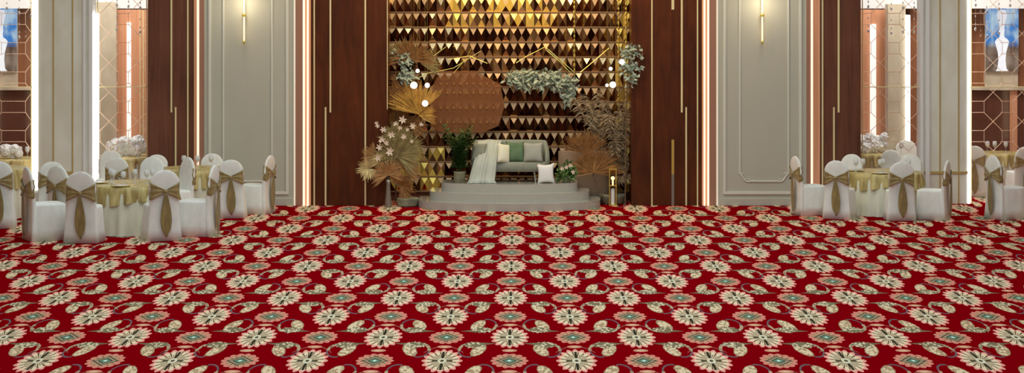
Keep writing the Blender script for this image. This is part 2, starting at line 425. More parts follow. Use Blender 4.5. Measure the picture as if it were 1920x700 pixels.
backpiece('brown_pier', 'narrow brown veneer pier beside the bright strip behind the right glass screen', 1707, 1735, 0, None, 38.2, .3, 'wood_back')

def alcove(side):
    L = side == 'left'
    d = 38.4
    o = (lambda u: u) if not L else (lambda u: 1880 - u)      # the left alcove mirrors the right one
    r = empty('veneer_wall', (0, 0, 0), 0, 'brown veneer back wall with a stone ledge, seen past the far %s column' % side, 'wall panel')
    def seg(nm, a, b_, v0, v1, m, out=0.0, th=.2, bev=0):
        x = sorted((o(a), o(b_)))
        return link(nm, bx(PX(x[0], d), PX(x[1], d), d - out, d + th, max(0, PZ(v1, d)), min(4.5, PZ(v0, d)), bev), M[m], r)
    seg('upper_panel', 1814, 2140, -60, 165, 'wood_back')
    seg('lower_panel', 1814, 2140, 165, 400, 'wood_dark')
    seg('ledge', 1821, 2140, 163, 169, 'marble_dark', .08, .02, .006)
    seg('stone_panel', 1846, 1908, -10, 163, 'marble_dark', .03, .02)
    seg('side_panel', 1893, 1907, 169, 400, 'tanwood', .03, .02)
    t = empty('wall_screen', (0, 0, 0), 0, 'lit screen showing a white gowned figure under blue sky at the far %s edge' % side, 'screen')
    x0, x1 = sorted((o(1847), o(1908)))
    m, nt, b = new_mat('screen_picture_' + side)
    tc = nt.nodes.new('ShaderNodeTexCoord'); sp = nt.nodes.new('ShaderNodeSeparateXYZ'); nt.links.new(tc.outputs['Generated'], sp.inputs[0])
    nz = nt.nodes.new('ShaderNodeTexNoise'); nz.inputs['Scale'].default_value = 3.2; nz.inputs['Detail'].default_value = 4
    nt.links.new(tc.outputs['Generated'], nz.inputs['Vector'])
    r1 = nt.nodes.new('ShaderNodeValToRGB'); nt.links.new(nz.outputs[0], r1.inputs[0])
    r1.color_ramp.elements[0].color = raw((60, 140, 220)); r1.color_ramp.elements[0].position = .42
    r1.color_ramp.elements[1].color = raw((190, 220, 242)); r1.color_ramp.elements[1].position = .6
    r2 = nt.nodes.new('ShaderNodeValToRGB'); nt.links.new(nz.outputs[0], r2.inputs[0])
    r2.color_ramp.elements[0].color = raw((96, 74, 62)); r2.color_ramp.elements[0].position = .4
    r2.color_ramp.elements[1].color = raw((158, 140, 124)); r2.color_ramp.elements[1].position = .62
    mr = nt.nodes.new('ShaderNodeMapRange'); mr.inputs[1].default_value = .36; mr.inputs[2].default_value = .46
    nt.links.new(sp.outputs[2], mr.inputs[0])
    mx = nt.nodes.new('ShaderNodeMix'); mx.data_type = 'RGBA'; nt.links.new(mr.outputs[0], mx.inputs[0]); nt.links.new(r2.outputs[0], mx.inputs[6]); nt.links.new(r1.outputs[0], mx.inputs[7])
    b.inputs['Base Color'].default_value = (0, 0, 0, 1); b.inputs['Roughness'].default_value = .3
    nt.links.new(mx.outputs[2], b.inputs['Emission Color']); b.inputs['Emission Strength'].default_value = .85
    link('display', bx(PX(x0, d), PX(x1, d), d - .07, d - .03, PZ(134, d), PZ(11, d)), m, t)
    cx = PX(o(1877), d); wf = emit('screen_white_' + side, (222, 230, 242), .85)
    bm = bmesh.new(); prof = [(.11, 133), (.075, 128), (.06, 112), (.07, 98), (.10, 86), (.12, 78), (.09, 73), (.045, 70), (.035, 64), (.045, 58), (.04, 50), (.06, 40), (.085, 28), (.06, 18)]
    pr = [(w_, PZ(v_, d)) for w_, v_ in prof]
    prev = None
    for w_, z in pr:
        cur = [bm.verts.new((cx - w_, d - .072, z)), bm.verts.new((cx + w_, d - .072, z))]
        if prev: bm.faces.new((prev[0], prev[1], cur[1], cur[0]))
        prev = cur
    link('picture_figure', bm, wf, t)
alcove('left'); alcove('right')

# glass screens with their metal lattice
def screen(label, u0, u1, d, cells, hidden_top=-70):
    r = empty('glass_screen', (0, 0, 0), 0, label, 'glass screen')
    link('pane', bx(PX(u0, d), PX(u1, d), d, d + .012, .0, 3.75), M['glass'], r)
    bm = bmesh.new(); w = .008
    def seg(a, b_):
        tube(bm, [W(a[0], a[1], d) - Vector((0, .01, 0)), W(b_[0], b_[1], d) - Vector((0, .01, 0))], w * .55, 4)
    P = 55
    for cx in cells:
        for k in range(-2, 5):
            v = 8 + k * P
            # elongated octagons linked by crossing diagonals and short bars
            for s in (-1, 1):
                x1_ = min(max(cx + s * 17, u0), u1); x2_ = min(max(cx + s * 40, u0), u1); x0_ = min(max(cx, u0), u1)
                if abs(x1_ - cx) > 16:
                    seg((x1_, v + 17), (x1_, v + 38)); seg((x1_, v + 38), (x0_, v + 55)); seg((x0_, v), (x1_, v + 17))
                    if abs(x2_ - x1_) > 3: seg((x1_, v + 17), (x2_, v + 17)); seg((x1_, v + 38), (x2_, v + 38))
    link('lattice', bm, M['lattice'], r)
    bm = bmesh.new()
    box(bm, PX(u0, d), PX(u1, d), d - .02, d + .02, PZ(164, d), PZ(162.5, d)); 
    box(bm, PX(u0, d), PX(u0 + 1.5, d), d - .02, d + .02, 0, 3.75); box(bm, PX(u1 - 1.5, d), PX(u1, d), d - .02, d + .02, 0, 3.75)
    link('frame', bm, M['brass'], r)
screen('clear glass screen with pale lattice left of the left marble column', -60, 60, 35.62, (-14, 67 - 2))
screen('clear glass screen with pale lattice right of the left marble column', 182, 276, 35.62, (205, 258))
screen('clear glass screen with pale lattice left of the right marble column', 1616, 1724, 35.62, (1650, 1703))
screen('clear glass screen with pale lattice right of the right marble column', 1820, 1990, 35.62, (1862, 1916))

# crystal strands hanging in the openings
def strand(u, v, d, label, n=9):
    r = empty('crystal_strand', (PX(u, d), d, 0), 0, label, 'crystal strand', 'crystal strands hanging in the openings')
    z = PZ(v, d); bmw = bmesh.new()
    tube(bmw, [(0, 0, z), (0, 0, TOP)], .002, 4); link('wire', bmw, M['lattice'], r)
    k = 0; first = None
    while z < 4.0:
        if first is None:
            bm = bmesh.new(); ball(bm, (0, 0, 0), .012, 1, 1, 1.5, 6, 4); first = q = link('bead', bm, M['crystal'], r)
        else: q = first.copy(); C.objects.link(q)
        q.location = (0, 0, z); q.scale = (1.6,) * 3 if k % 3 == 0 else (1,) * 3
        z += .075 + .05 * (k % 3); k += 1
for u, v, lb in ((13, 15, 'short crystal strand above the left screen picture'), (36, 70, 'crystal strand at the right edge of the left lit screen'), (58, 30, 'crystal strand just left of the bright strip on the left column'),
                 (219, 55, 'crystal strand over the left stone pier edge'), (241, 12, 'short crystal strand above the soft light strip on the left'), (263, 60, 'crystal strand near the left walnut pilaster'),
                 (1628, 58, 'crystal strand near the right walnut pilaster'), (1671, 62, 'crystal strand over the right stone pier'), (1693, 60, 'crystal strand beside the bright strip behind the right screen'), (1714, 60, 'crystal strand over the narrow brown pier'),
                 (1829, 55, 'crystal strand left of the right lit screen'), (1850, 68, 'crystal strand at the left edge of the right lit screen'), (1873, 62, 'crystal strand in the middle of the right lit screen'), (1894, 10, 'short crystal strand above the right screen picture')):
    strand(u, v, 35.4, lb)

# sconces
def sconce(u, label):
    r = empty('wall_sconce', (PX(u, DW), DW, PZ(28, DW)), 0, label, 'wall light', 'brass wall sconces')
    bm = bmesh.new(); lathe(bm, [(.008, PZ(78, DW) - PZ(28, DW)), (.012, PZ(76, DW) - PZ(28, DW)), (.012, 1.0), (.006, 1.02)], 10)
    for v in bm.verts: v.co.y -= .09
    link('lamp_tube', bm, M['flame'], r)
    bm = bmesh.new(); ball(bm, (0, -.09, 0), .035, 1, 1, .8); tube(bm, [(0, -.09, 0), (0, .0, 0)], .012, 8); link('bracket', bm, M['gold'], r)
    bm = bmesh.new(); ball(bm, (0, -.09, PZ(79, DW) - PZ(28, DW)), .02, 1, 1, 1.6); link('finial', bm, M['gold'], r)
sconce(459, 'slim brass sconce on the left grey wall panel')
sconce(1428, 'slim brass sconce on the right grey wall panel')

# ------------------------------------------------------------------ gold mirrored wall
DT = 35.95
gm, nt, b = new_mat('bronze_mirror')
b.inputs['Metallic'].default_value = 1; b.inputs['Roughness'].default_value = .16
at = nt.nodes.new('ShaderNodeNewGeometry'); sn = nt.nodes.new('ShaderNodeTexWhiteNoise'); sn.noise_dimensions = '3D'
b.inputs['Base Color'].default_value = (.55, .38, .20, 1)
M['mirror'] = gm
g2, nt, b = new_mat('champagne_facet'); b.inputs['Metallic'].default_value = .55; b.inputs['Roughness'].default_value = .35; b.inputs['Base Color'].default_value = disp((120, 96, 70)); M['facet'] = g2  # tan of the rails, and ceiling reflection painted on the upward facets
g3, nt, b = new_mat('dark_reflection_facet'); b.inputs['Metallic'].default_value = 1; b.inputs['Roughness'].default_value = .14; b.inputs['Base Color'].default_value = (.09, .038, .02, 1); M['dark_reflection'] = g3  # dark reflections painted as facet colour, mostly in the low rows
M['gold_glow'] = mat('gold_glow_facet', (196, 158, 82), .3, metal=.6)  # golden glow painted into the facet colour
def tiles():
    r = empty('mirrored_tile_wall', (0, 0, 0), 0, 'wall of gold and bronze pyramid mirror tiles behind the stage', 'tile wall')
    bm = bmesh.new()
    x0, x1 = PX(727.5, DT), PX(1184, DT); n = 30; pw = (x1 - x0) / n; ph = 28 / S(DT); zt = PZ(23, DT)
    k0 = -int((zt) / ph)
    rnd = random.Random(3)
    for j in range(k0 - 0, 9):
        za = zt + j * ph; zb = za + ph
        if za < 0: za = 0
        for i in range(n):
            xa, xb = x0 + i * pw, x0 + (i + 1) * pw
            ax = (xa + xb) / 2 + rnd.uniform(-.006, .006); az = (za + zb) / 2 + rnd.uniform(-.02, .02); dp = .034 + rnd.uniform(-.014, .012)
            v = [bm.verts.new((xa, DT + rnd.uniform(-.003, .003), za)), bm.verts.new((xb, DT, za)), bm.verts.new((xb, DT, zb)), bm.verts.new((xa, DT, zb))]
            c = bm.verts.new((ax, DT - dp, az))
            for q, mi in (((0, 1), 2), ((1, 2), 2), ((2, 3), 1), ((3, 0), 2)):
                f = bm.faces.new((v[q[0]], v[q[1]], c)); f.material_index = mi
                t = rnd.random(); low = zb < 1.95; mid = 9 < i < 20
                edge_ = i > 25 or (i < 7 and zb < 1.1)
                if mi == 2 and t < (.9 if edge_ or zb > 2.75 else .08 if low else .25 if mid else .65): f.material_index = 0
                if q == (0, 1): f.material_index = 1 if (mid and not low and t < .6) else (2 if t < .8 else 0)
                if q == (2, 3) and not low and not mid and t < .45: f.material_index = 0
                if (i < 7 and zb < .95 and t < .6) or (i > 27 and t < .45) or (zb > 2.75 and 6 < i < 21 and t < .45): f.material_index = 3  # row and column decide where the golden glow is painted
    link('tile_panel', bm, [M['mirror'], M['facet'], M['dark_reflection'], M['gold_glow']], r)
    link('backing_board', bx(x0, x1, DT + .01, DT + .12, 0, TOP), M['wood_dark'], r)
    # thin rails between rows and a slim brass edge
    bm = bmesh.new()
    for j in range(k0, 9): box(bm, x0, x1, DT - .022, DT - .006, zt + j * ph - .010, zt + j * ph + .010)
    link('rail', bm, M['facet'], r)
tiles()

# ------------------------------------------------------------------ stage
SC = PX(955, 34.9)
st = empty('round_stage', (0, 0, 0), 0, 'white glossy three tier rounded stage carrying the grey sofa', 'stage')
zs = [0, .115, .245, .372]
def tier(hw, front, z0, z1, back=35.52):
    bm = bmesh.new(); cy = 35.12
    pts = []
    for i in range(49):
        t = PI * i / 48; c, s = math.cos(t), math.sin(t)
        pts.append((SC + math.copysign(abs(c) ** (2 / 2.3), c) * hw, cy - abs(s) ** (2 / 2.3) * (cy - front)))
    pts += [(SC - hw, back), (SC + hw, back)]
    a = [bm.verts.new((x, y, z0)) for x, y in pts]; t_ = [bm.verts.new((x, y, z1)) for x, y in pts]
    for i in range(len(pts)):
        bm.faces.new((a[i], a[(i + 1) % len(pts)], t_[(i + 1) % len(pts)], t_[i]))
    top = bm.faces.new(t_); bm.faces.new(a[::-1])
    bmesh.ops.bevel(bm, geom=list(top.edges), offset=.008, segments=2, affect='EDGES')
    return bm
link('step', tier(1.395, 34.32, 0, zs[1]), M['white'], st)
link('step', tier(1.225, 34.50, zs[1], zs[2]), M['white'], st)
link('step', tier(1.045, 34.68, zs[2], zs[3]), M['white'], st)
ST = zs[3]

# sofa
def sofa():
    d = 35.18; cx = PX(957, d); k = S(d)
    r = empty('loveseat', (cx, d, ST), 0, 'pale grey rounded loveseat with slim legs on the white stage', 'sofa')
    hw = 74 / k
    bm = bmesh.new(); loft(bm, [(.165, 0, 0, hw - .05, .19, 4), (.17, 0, 0, hw - .03, .20, 4), (.29, 0, 0, hw - .03, .20, 4), (.31, 0, 0, hw - .06, .17, 4)], 40); link('seat', bm, M['sofa'], r, True)
    # wraparound back
    bm = bmesh.new(); n = 40; prev = None
    for i in range(n + 1):
        t = PI * i / n
        x = -math.cos(t); y = math.sin(t)
        x = math.copysign(abs(x) ** .55, x) * hw; y = -.12 + (abs(y) ** .5) * .30
        edge = min(1, math.sin(t) * 2.2 + .0)
        top = .40 + .23 * min(1, edge ** .7)
        nx, ny = x / hw, .9
        ln = math.hypot(nx, ny); nx /= ln; ny /= ln
        cur = []
        for (o_, z) in ((-.045, .17), (-.05, top - .05), (-.03, top - .01), (0, top), (.03, top - .01), (.045, top - .05), (.045, .17)):
            cur.append(bm.verts.new((x + nx * o_ - nx * .05, y + ny * o_, z)))
        if prev:
            for j in range(7): bm.faces.new((prev[j], prev[(j + 1) % 7], cur[(j + 1) % 7], cur[j]))
        else: bm.faces.new(cur)
        prev = cur
    bm.faces.new(prev[::-1]); link('backrest', bm, M['sofa'], r, True)
    for sx in (-1, 1):
        for sy in (-1, 1):
            bm = bmesh.new(); tube(bm, [(sx * (hw - .22), sy * .14, 0), (sx * (hw - .24), sy * .13, .18)], .010, 8, .016); link('leg', bm, M['white'], r)
sofa()

def pillow(w, h, t=.12, pinch=.12):
    bm = bmesh.new(); n = 12
    def pt(u, v, s):
        e = (1 - u * u) * (1 - v * v); q = 1 - pinch * (1 - abs(v) ** 2) * abs(u) ** 3; p = 1 - pinch * (1 - abs(u) ** 2) * abs(v) ** 3
        return (u * w / 2 * q, s * (t / 2 * max(0, e) ** .42), v * h / 2 * p)
    for s in (-1, 1):
        g = [[bm.verts.new(pt(-1 + 2 * i / n, -1 + 2 * j / n, s)) for i in range(n + 1)] for j in range(n + 1)]
        for j in range(n):
            for i in range(n): bm.faces.new((g[j][i], g[j][i + 1], g[j + 1][i + 1], g[j + 1][i]))
    bmesh.ops.remove_doubles(bm, verts=bm.verts, dist=.0008)
    return bm
def put_pillow(u0, u1, v0, v1, d, m, label, rx=-.25, ry=0, rz=0, t=.11, pinch=.12):
    s = S(d); o = link('throw_pillow', pillow((u1 - u0) / s, (v1 - v0) / s / math.cos(rx), t, pinch), M[m], None, True)
    o.location = ((((u0 + u1) / 2) - VX) / s, d, PZ((v0 + v1) / 2, d)); o.rotation_euler = (rx, ry, rz)
    tag(o, label, 'pillow', 'pillows on and beside the sofa'); return o
put_pillow(948, 985, 266, 305, 35.12, 'green', 'dark green velvet pillow in the middle of the sofa')
put_pillow(980, 1019, 267, 305, 35.06, 'greyp', 'pale grey pillow with pointed corners at the right of the sofa')
put_pillow(930, 958, 269, 307, 35.03, 'creamp', 'cream patterned pillow half under the sheer throw', rz=.6, ry=.2)
put_pillow(1006, 1041, 306, 345.5, 34.92, 'peach', 'ivory satin pillow standing on the stage before the sofa', rx=-.12, ry=-.04, pinch=.2)
put_pillow(884, 912, 268, 303, 35.1, 'sofa', 'grey pillow behind the sheer throw at the left end of the sofa', ry=.1)
# sheer throw draped from the back over the seat down to the stage
def throw():
    bm = bmesh.new(); d0 = 35.34
    path = [(35.44, 268), (35.38, 263.5), (35.26, 262.5), (35.14, 275), (35.04, 290), (34.97, 302), (34.93, 312), (34.90, 325), (34.87, 338), (34.82, 345.2)]
    wid = [(893, 938), (893, 940), (893, 942), (893, 936), (893, 934), (889, 932), (886, 931), (882, 930), (879, 928), (875, 932)]
    grid = []
    for k, ((y, v), (a, b_)) in enumerate(zip(path, wid)):
        row = []
        for i in range(25):
            t = i / 24; f = .018 * math.sin(t * 17 + k * .25) + .012 * math.sin(t * 31 + 1)
            row.append(Vector((PX(a + (b_ - a) * t, y), y + f, max(ST + .006, PZ(v + 1.2 * math.sin(t * 9), y)))))
        grid.append(row)
    sheet(bm, grid, .004)
    o = link('sheer_throw', bm, M['sheer'], None, True); tag(o, 'sheer white throw draped over the left end of the sofa onto the stage', 'throw')
throw()

# ------------------------------------------------------------------ plants
def leafblade(bm, base, direction, length, width, side, droop=0.0, n=4, fold=.25):
    direction = direction.normalized(); side = side.normalized(); up = direction.cross(side).normalized()
    prev = None
    for i in range(n + 1):
        t = i / n; p = base + direction * length * t - Vector((0, 0, 1)) * droop * t * t * length
        w = width * (math.sin(PI * min(.98, t * .86 + .1)) ** .8) / 2
        cur = [bm.verts.new(p - side * w + up * w * fold), bm.verts.new(p), bm.verts.new(p + side * w + up * w * fold)]
        if prev:
            for j in range(2): bm.faces.new((prev[j], prev[j + 1], cur[j + 1], cur[j]))
        prev = cur
def fan(c, rad_, a0, a1, n, m, parent, width=.02, tilt=.25, rnd=random.Random(5)):
    bm = bmesh.new(); c = Vector(c)
    n = int(n * 1.7); width *= .62
    for i in range(n):
        a = math.radians(a0 + (a1 - a0) * (i + rnd.uniform(-.3, .3)) / max(1, n - 1))
        dr = Vector((math.cos(a), -tilt * rnd.uniform(.2, 1.6), math.sin(a)))
        leafblade(bm, c, dr, rad_ * rnd.uniform(.78, 1.12), width, Vector((-math.sin(a), 0, math.cos(a))), .06)
    ball(bm, c, .012, seg=6, rings=4)
    return link('palm_fan', bm, M[m], parent)
def leaves(c, sx, sy, sz, n, m, parent, size=.05, rnd=random.Random(9), name='foliage', long=2.2, wd=.8):
    bm = bmesh.new(); c = Vector(c)
    for i in range(n):
        while True:
            p = Vector((rnd.uniform(-1, 1), rnd.uniform(-1, 1), rnd.uniform(-1, 1)))
            if p.length < 1: break
        p = c + Vector((p.x * sx, p.y * sy, p.z * sz))
        dr = Vector((rnd.uniform(-1, 1), rnd.uniform(-1, .4), rnd.uniform(-1, 1)))
        leafblade(bm, p, dr, size * rnd.uniform(.7, 1.2), size * wd, dr.orthogonal(), .1, 3)
    return link(name, bm, M[m], parent)
def flower(c, r, parent, m='petal', n=6, rnd=random.Random(2)):
    bm = bmesh.new(); c = Vector(c)
    for i in range(n):
        a = 2 * PI * i / n + rnd.random() * .5
        dr = Vector((math.cos(a), -.35, math.sin(a))); leafblade(bm, c, dr, r * 1.15, r * .5, Vector((-math.sin(a), 0, math.cos(a))), 0, 3)
    ball(bm, c + Vector((0, -.01, 0)), r * .2, seg=6, rings=4)
    return link('flower', bm, M[m], parent)

def left_arrangement():
    d = 34.95; P = lambda u, v, dd=d: tuple(W(u, v, dd))
    r = empty('flower_arrangement', (0, 0, 0), 0, 'tall dried palm and white flower arrangement left of the stage', 'flower arrangement')
    bm = bmesh.new(); x = PX(728, d); y0 = d
    lathe(bm, [(.05, 0), (.055, .01), (.05, .1), (.035, .25), (.03, .36), (.04, .42), (.032, .42), (.02, .3)], 20, (x, y0)); link('vase', bm, M['steel'], r, True)
    bm = bmesh.new()
    for (u, v) in ((690, 315), (700, 288), (728, 322), (742, 288), (755, 352), (720, 250), (755, 232), (770, 255), (712, 272), (735, 262)):
        dd = d + (.02 if u % 2 else -.02); p = Vector(P(u, v, dd)); q = Vector((x, d, .40)); mid = (p + q) / 2 + Vector((0, 0, .06))
        if v > 340: mid = (p + q) / 2
        tube(bm, [q, mid, p], .005, 5, .003)
    link('stem', bm, M['stem'], r)
    R = random.Random(11)
    fan(P(692, 316), .19, 30, 350, 34, 'palm_c', r, .022, .3, R)
    fan(P(712, 303), .16, 60, 200, 18, 'palm_c', r, .022, .3, R)
    fan(P(706, 292, d + .08), .24, 100, 205, 16, 'palm_t', r, .025, .3, R)
    fan(P(728, 328, d - .03), .27, -20, 220, 40, 'palm_t', r, .024, .3, R)
    fan(P(744, 294, d + .1), .37, -50, 230, 62, 'palm_g', r, .026, .25, R)
    fan(P(765, 278, d + .15), .27, -90, 110, 24, 'palm_g', r, .026, .25, R)
    fan(P(752, 350, d + .1), .24, -100, 110, 28, 'palm_b', r, .026, .3, R)
    fan(P(740, 345, d + .15), .22, -30, 120, 22, 'palm_t', r, .024, .3, R)
    fan(P(745, 262, d + .2), .30, 0, 180, 30, 'palm_g', r, .026, .25, R); fan(P(760, 320, d + .15), .26, -60, 150, 30, 'palm_t', r, .026, .25, R)
    for (u, v, rr) in ((708, 236, .035), (719, 243, .05), (734, 253, .055), (755, 224, .06), (742, 232, .04), (716, 262, .055), (711, 276, .05), (731, 284, .065), (757, 256, .045), (774, 236, .05), (772, 265, .03), (706, 231, .03), (709, 296, .05), (750, 240, .035), (790, 233, .035), (725, 268, .04), (764, 243, .03)):
        flower(P(u, v, d - .08), rr, r, rnd=R)
left_arrangement()

def upper_left():
    d = 35.55; P = lambda u, v, dd=d: tuple(W(u, v, dd))
    r = empty('wall_garland', (0, 0, 0), 0, 'golden dried palms and eucalyptus mounted at the upper left of the tile wall', 'garland'); R = random.Random(21)
    bm = bmesh.new(); tube(bm, [P(742, 385, 35.6), P(742, 240, 35.6), P(748, 150, 35.6), P(760, 100, 35.6)], .012, 8); link('pole', bm, M['stem'], r)
    fan(P(770, 112), .40, -10, 190, 36, 'palm_b', r, .030, .25, R)
    fan(P(752, 105, d + .1), .30, 60, 200, 18, 'palm_g', r, .028, .25, R)
    fan(P(785, 214, d - .1), .52, 45, 165, 40, 'palm_y', r, .030, .25, R)
    fan(P(785, 216, d - .08), .28, -30, 60, 16, 'palm_y', r, .026, .25, R)
    fan(P(745, 195, d), .38, 50, 200, 26, 'palm_b', r, .030, .25, R)
    fan(P(742, 235, d + .1), .34, -20, 150, 26, 'palm_b', r, .028, .25, R)
    fan(P(768, 232, d), .30, -60, 60, 20, 'palm_b', r, .026, .25, R)
    fan(P(765, 185, d), .34, -40, 200, 30, 'palm_b', r, .028, .25, R); fan(P(790, 120, d + .1), .30, -30, 100, 20, 'palm_g', r, .026, .25, R); fan(P(760, 165, d + .1), .3, 0, 360, 34, 'palm_b', r, .026, .2, R)
    leaves(P(757, 110), .13, .08, .12, 90, 'euc', r, .075, R, wd=.62); leaves(P(764, 142), .13, .08, .14, 100, 'euc', r, .075, R, wd=.62)
    leaves(P(744, 100), .09, .08, .08, 40, 'euc', r, .06, R, wd=.62)
upper_left()

def centre_garland():
    d = 35.7; P = lambda u, v, dd=d: tuple(W(u, v, dd))
    r = empty('eucalyptus_garland', (0, 0, 0), 0, 'long eucalyptus garland fixed to the tile wall above the sofa', 'garland'); R = random.Random(31)
    bm = bmesh.new(); tube(bm, [P(u, v) for u, v in ((945, 145), (975, 148), (1010, 150), (1045, 158), (1070, 165), (1078, 195))], .008, 6); link('stem', bm, M['stem'], r)
    bm2 = bmesh.new()
    for u in (950, 1010, 1065): tube(bm2, [P(u, 150), tuple(W(u, 150, DT - .02))], .005, 5)
    link('hanger', bm2, M['gold'], r)
    for (u, v, sx, sz, n) in ((965, 147, .17, .11, 90), (990, 150, .18, .16, 120), (1018, 148, .20, .15, 120), (1048, 153, .18, .16, 110), (1070, 160, .13, .15, 80), (1066, 184, .09, .12, 45)):
        leaves(P(u, v), sx, .08, sz, n, 'euc', r, .085, R, wd=.55)
centre_garland()

def right_cluster():
    d = 35.5; P = lambda u, v, dd=d: tuple(W(u, v, dd)); R = random.Random(41)
    r = empty('eucalyptus_branch', (0, 0, 0), 0, 'eucalyptus spray overlapping the walnut pilaster at the upper right of the tile wall', 'garland')
    dd = 35.1
    bm = bmesh.new(); tube(bm, [tuple(W(1172, 385, dd)), tuple(W(1174, 240, dd)), tuple(W(1176, 160, dd)), tuple(W(1180, 100, dd))], .010, 8)
    for (u, v) in ((1200, 92), (1202, 112), (1198, 128), (1165, 90)): tube(bm, [tuple(W(1180, 130, dd)), tuple(W(u, v, dd))], .004, 5)
    link('stem', bm, M['stem'], r)
    leaves(tuple(W(1180, 100, dd)), .13, .06, .12, 60, 'euc', r, .075, R, wd=.6); leaves(tuple(W(1176, 125, dd)), .14, .06, .12, 60, 'euc', r, .075, R, wd=.6)
    leaves(tuple(W(1184, 148, dd)), .09, .06, .12, 40, 'euc', r, .07, R, wd=.6)
    for (u, v) in ((1198, 91), (1203, 106), (1200, 128), (1194, 142)): leaves(tuple(W(u, v, dd)), .04, .03, .04, 8, 'euc', r, .06, R, wd=.6)
    g = empty('pampas_grass', (0, 0, 0), 0, 'feathery grey brown pampas grass at the right of the tile wall', 'dried grass')
    bm = bmesh.new(); bs = bmesh.new()
    for i, (u, v) in enumerate(((1075, 185), (1090, 178), (1110, 195), (1125, 205), (1140, 215), (1120, 170), (1150, 230), (1165, 245), (1105, 225), (1135, 190), (1160, 205), (1172, 225), (1150, 262), (1168, 280), (1140, 285), (1175, 190), (1165, 310), (1176, 330), (1160, 335))):
        tip = Vector(P(u, v, d + R.uniform(-.05, .15))); root = Vector(P(1150 + R.uniform(-6, 10), 372, d)); root.z = .14
        a = (root * .35 + tip * .65) + Vector((.04, 0, .05)); tube(bs, [root, a, tip], .003, 5)
        for k in range(130):
            t = R.random(); p = a.lerp(tip, t) ; q = Vector((R.uniform(-1, 1), R.uniform(-.6, .6), R.uniform(-.2, 1)))
            leafblade(bm, p, q, R.uniform(.06, .14), .012, q.orthogonal(), .5, 2)
    link('plume', bm, M['grass'], g); link('stem', bs, M['stem'], g)
    pl = bmesh.new(); lathe(pl, [(.16, 0), (.19, .02), (.20, .12), (.21, .15), (.18, .15), (.16, .13)], 24, (PX(1148, d), d)); link('planter', pl, M['clothgrey'], g, True)
right_cluster()

# taupe plinth and the dried fan in front of it
d = 35.72
o = link('taupe_plinth', bmesh.new(), M['taupe'])
bm = bmesh.new(); lathe(bm, [(.40, 0), (.41, .01), (.41, PZ(283, d) - .01), (.40, PZ(283, d))], 48); bm.to_mesh(o.data); bm.free()
for p in o.data.polygons: p.use_smooth = len(p.vertices) == 4
o.scale = (1, .42, 1); o.location = (PX(1096, d), d, 0); tag(o, 'tall taupe plinth rising behind the right end of the stage', 'plinth')
r = empty('dried_palm', (0, 0, 0), 0, 'golden brown dried palm fan standing before the taupe plinth', 'dried palm'); R = random.Random(51)
d = 35.32
fan(W(1113, 325, d), .46, 0, 180, 56, 'palm_b', r, .024, .15, R); fan(W(1098, 288, d + .05), .40, 30, 165, 40, 'palm_b', r, .024, .15, R); fan(W(1113, 325, d), .28, -5, 185, 22, 'palm_t', r, .02, .15, R)
bm = bmesh.new(); x = PX(1116, d); tube(bm, [(x + .17, d, 0), (x, d, .3), W(1113, 325, d)], .008, 6); tube(bm, [(x + .18, d, 0), (x - .03, d + .03, .45), W(1098, 290, d + .05)], .006, 6); link('stem', bm, M['stem'], r)

# lantern stand at the right
d = 35.2
r = empty('gold_lantern', (PX(1149, d), d, 0), 0, 'slim gold lantern standing beside the right end of the stage', 'lantern')
bm = bmesh.new(); 
for sx in (-1, 1):
    for sy in (-1, 1): box(bm, sx * .05 - .006, sx * .05 + .006, sy * .05 - .006, sy * .05 + .006, 0, .56)
box(bm, -.06, .06, -.06, .06, 0, .02); box(bm, -.06, .06, -.06, .06, .30, .315); box(bm, -.06, .06, -.06, .06, .55, .57); link('frame', bm, M['gold'], r)
bm = bmesh.new(); lathe(bm, [(.03, .02), (.03, .26), (.006, .27)], 12); link('candle', bm, M['peach'], r); bm = bmesh.new(); ball(bm, (0, 0, .42), .03); tube(bm, [(0, 0, .315), (0, 0, .4)], .012, 8); link('globe', bm, M['flame'], r)

# potted palm and flowering plant on the stage
d = 35.0
r = empty('potted_fern', (PX(862, d), d, ST), 0, 'dark green potted fern on the stage at the left of the sofa', 'plant'); R = random.Random(61)
bm = bmesh.new(); lathe(bm, [(.07, 0), (.075, .01), (.095, .16), (.1, .17), (.085, .17), (.08, .15)], 20); link('pot', bm, M['clothgrey'], r, True)
bm = bmesh.new()
for i in range(44):
    a = R.uniform(0, 2 * PI); L_ = R.uniform(.42, .74); lean = R.uniform(.05, .7)
    pts = [Vector((math.cos(a) * lean * L_ * t * t * .7, math.sin(a) * lean * L_ * t * t * .7 - .0, .15 + L_ * t)) for t in [k / 10 for k in range(11)]]
    tube(bm, pts, .004, 4, .002)
    for k in range(1, 11):
        for s in (-1, 1):
            dr = Vector((math.cos(a + s * 1.3), math.sin(a + s * 1.3) * .6, .5)); leafblade(bm, pts[k], dr, .15 * (1.15 - k / 14), .036, dr.cross(Vector((0, 0, 1))), .2, 2)
link('frond', bm, M['leaf'], r)
r = empty('flowering_plant', (PX(1062, d), d, ST), 0, 'leafy green plant with white blooms on the stage right of the ivory pillow', 'plant'); 
leaves((0, 0, .13), .15, .09, .12, 200, 'leaf2', r, .07, R, wd=.5); leaves((.02, .03, .2), .12, .07, .12, 90, 'leaf', r, .08, R, wd=.4)
bm = bmesh.new(); lathe(bm, [(.06, 0), (.07, .1), (.06, .1)], 16); link('pot', bm, M['clothgrey'], r, True)
for (x, z) in ((.0, .245), (-.07, .225), (.06, .27), (.1, .17)): flower((x, -.09, z), .035, r, rnd=R)

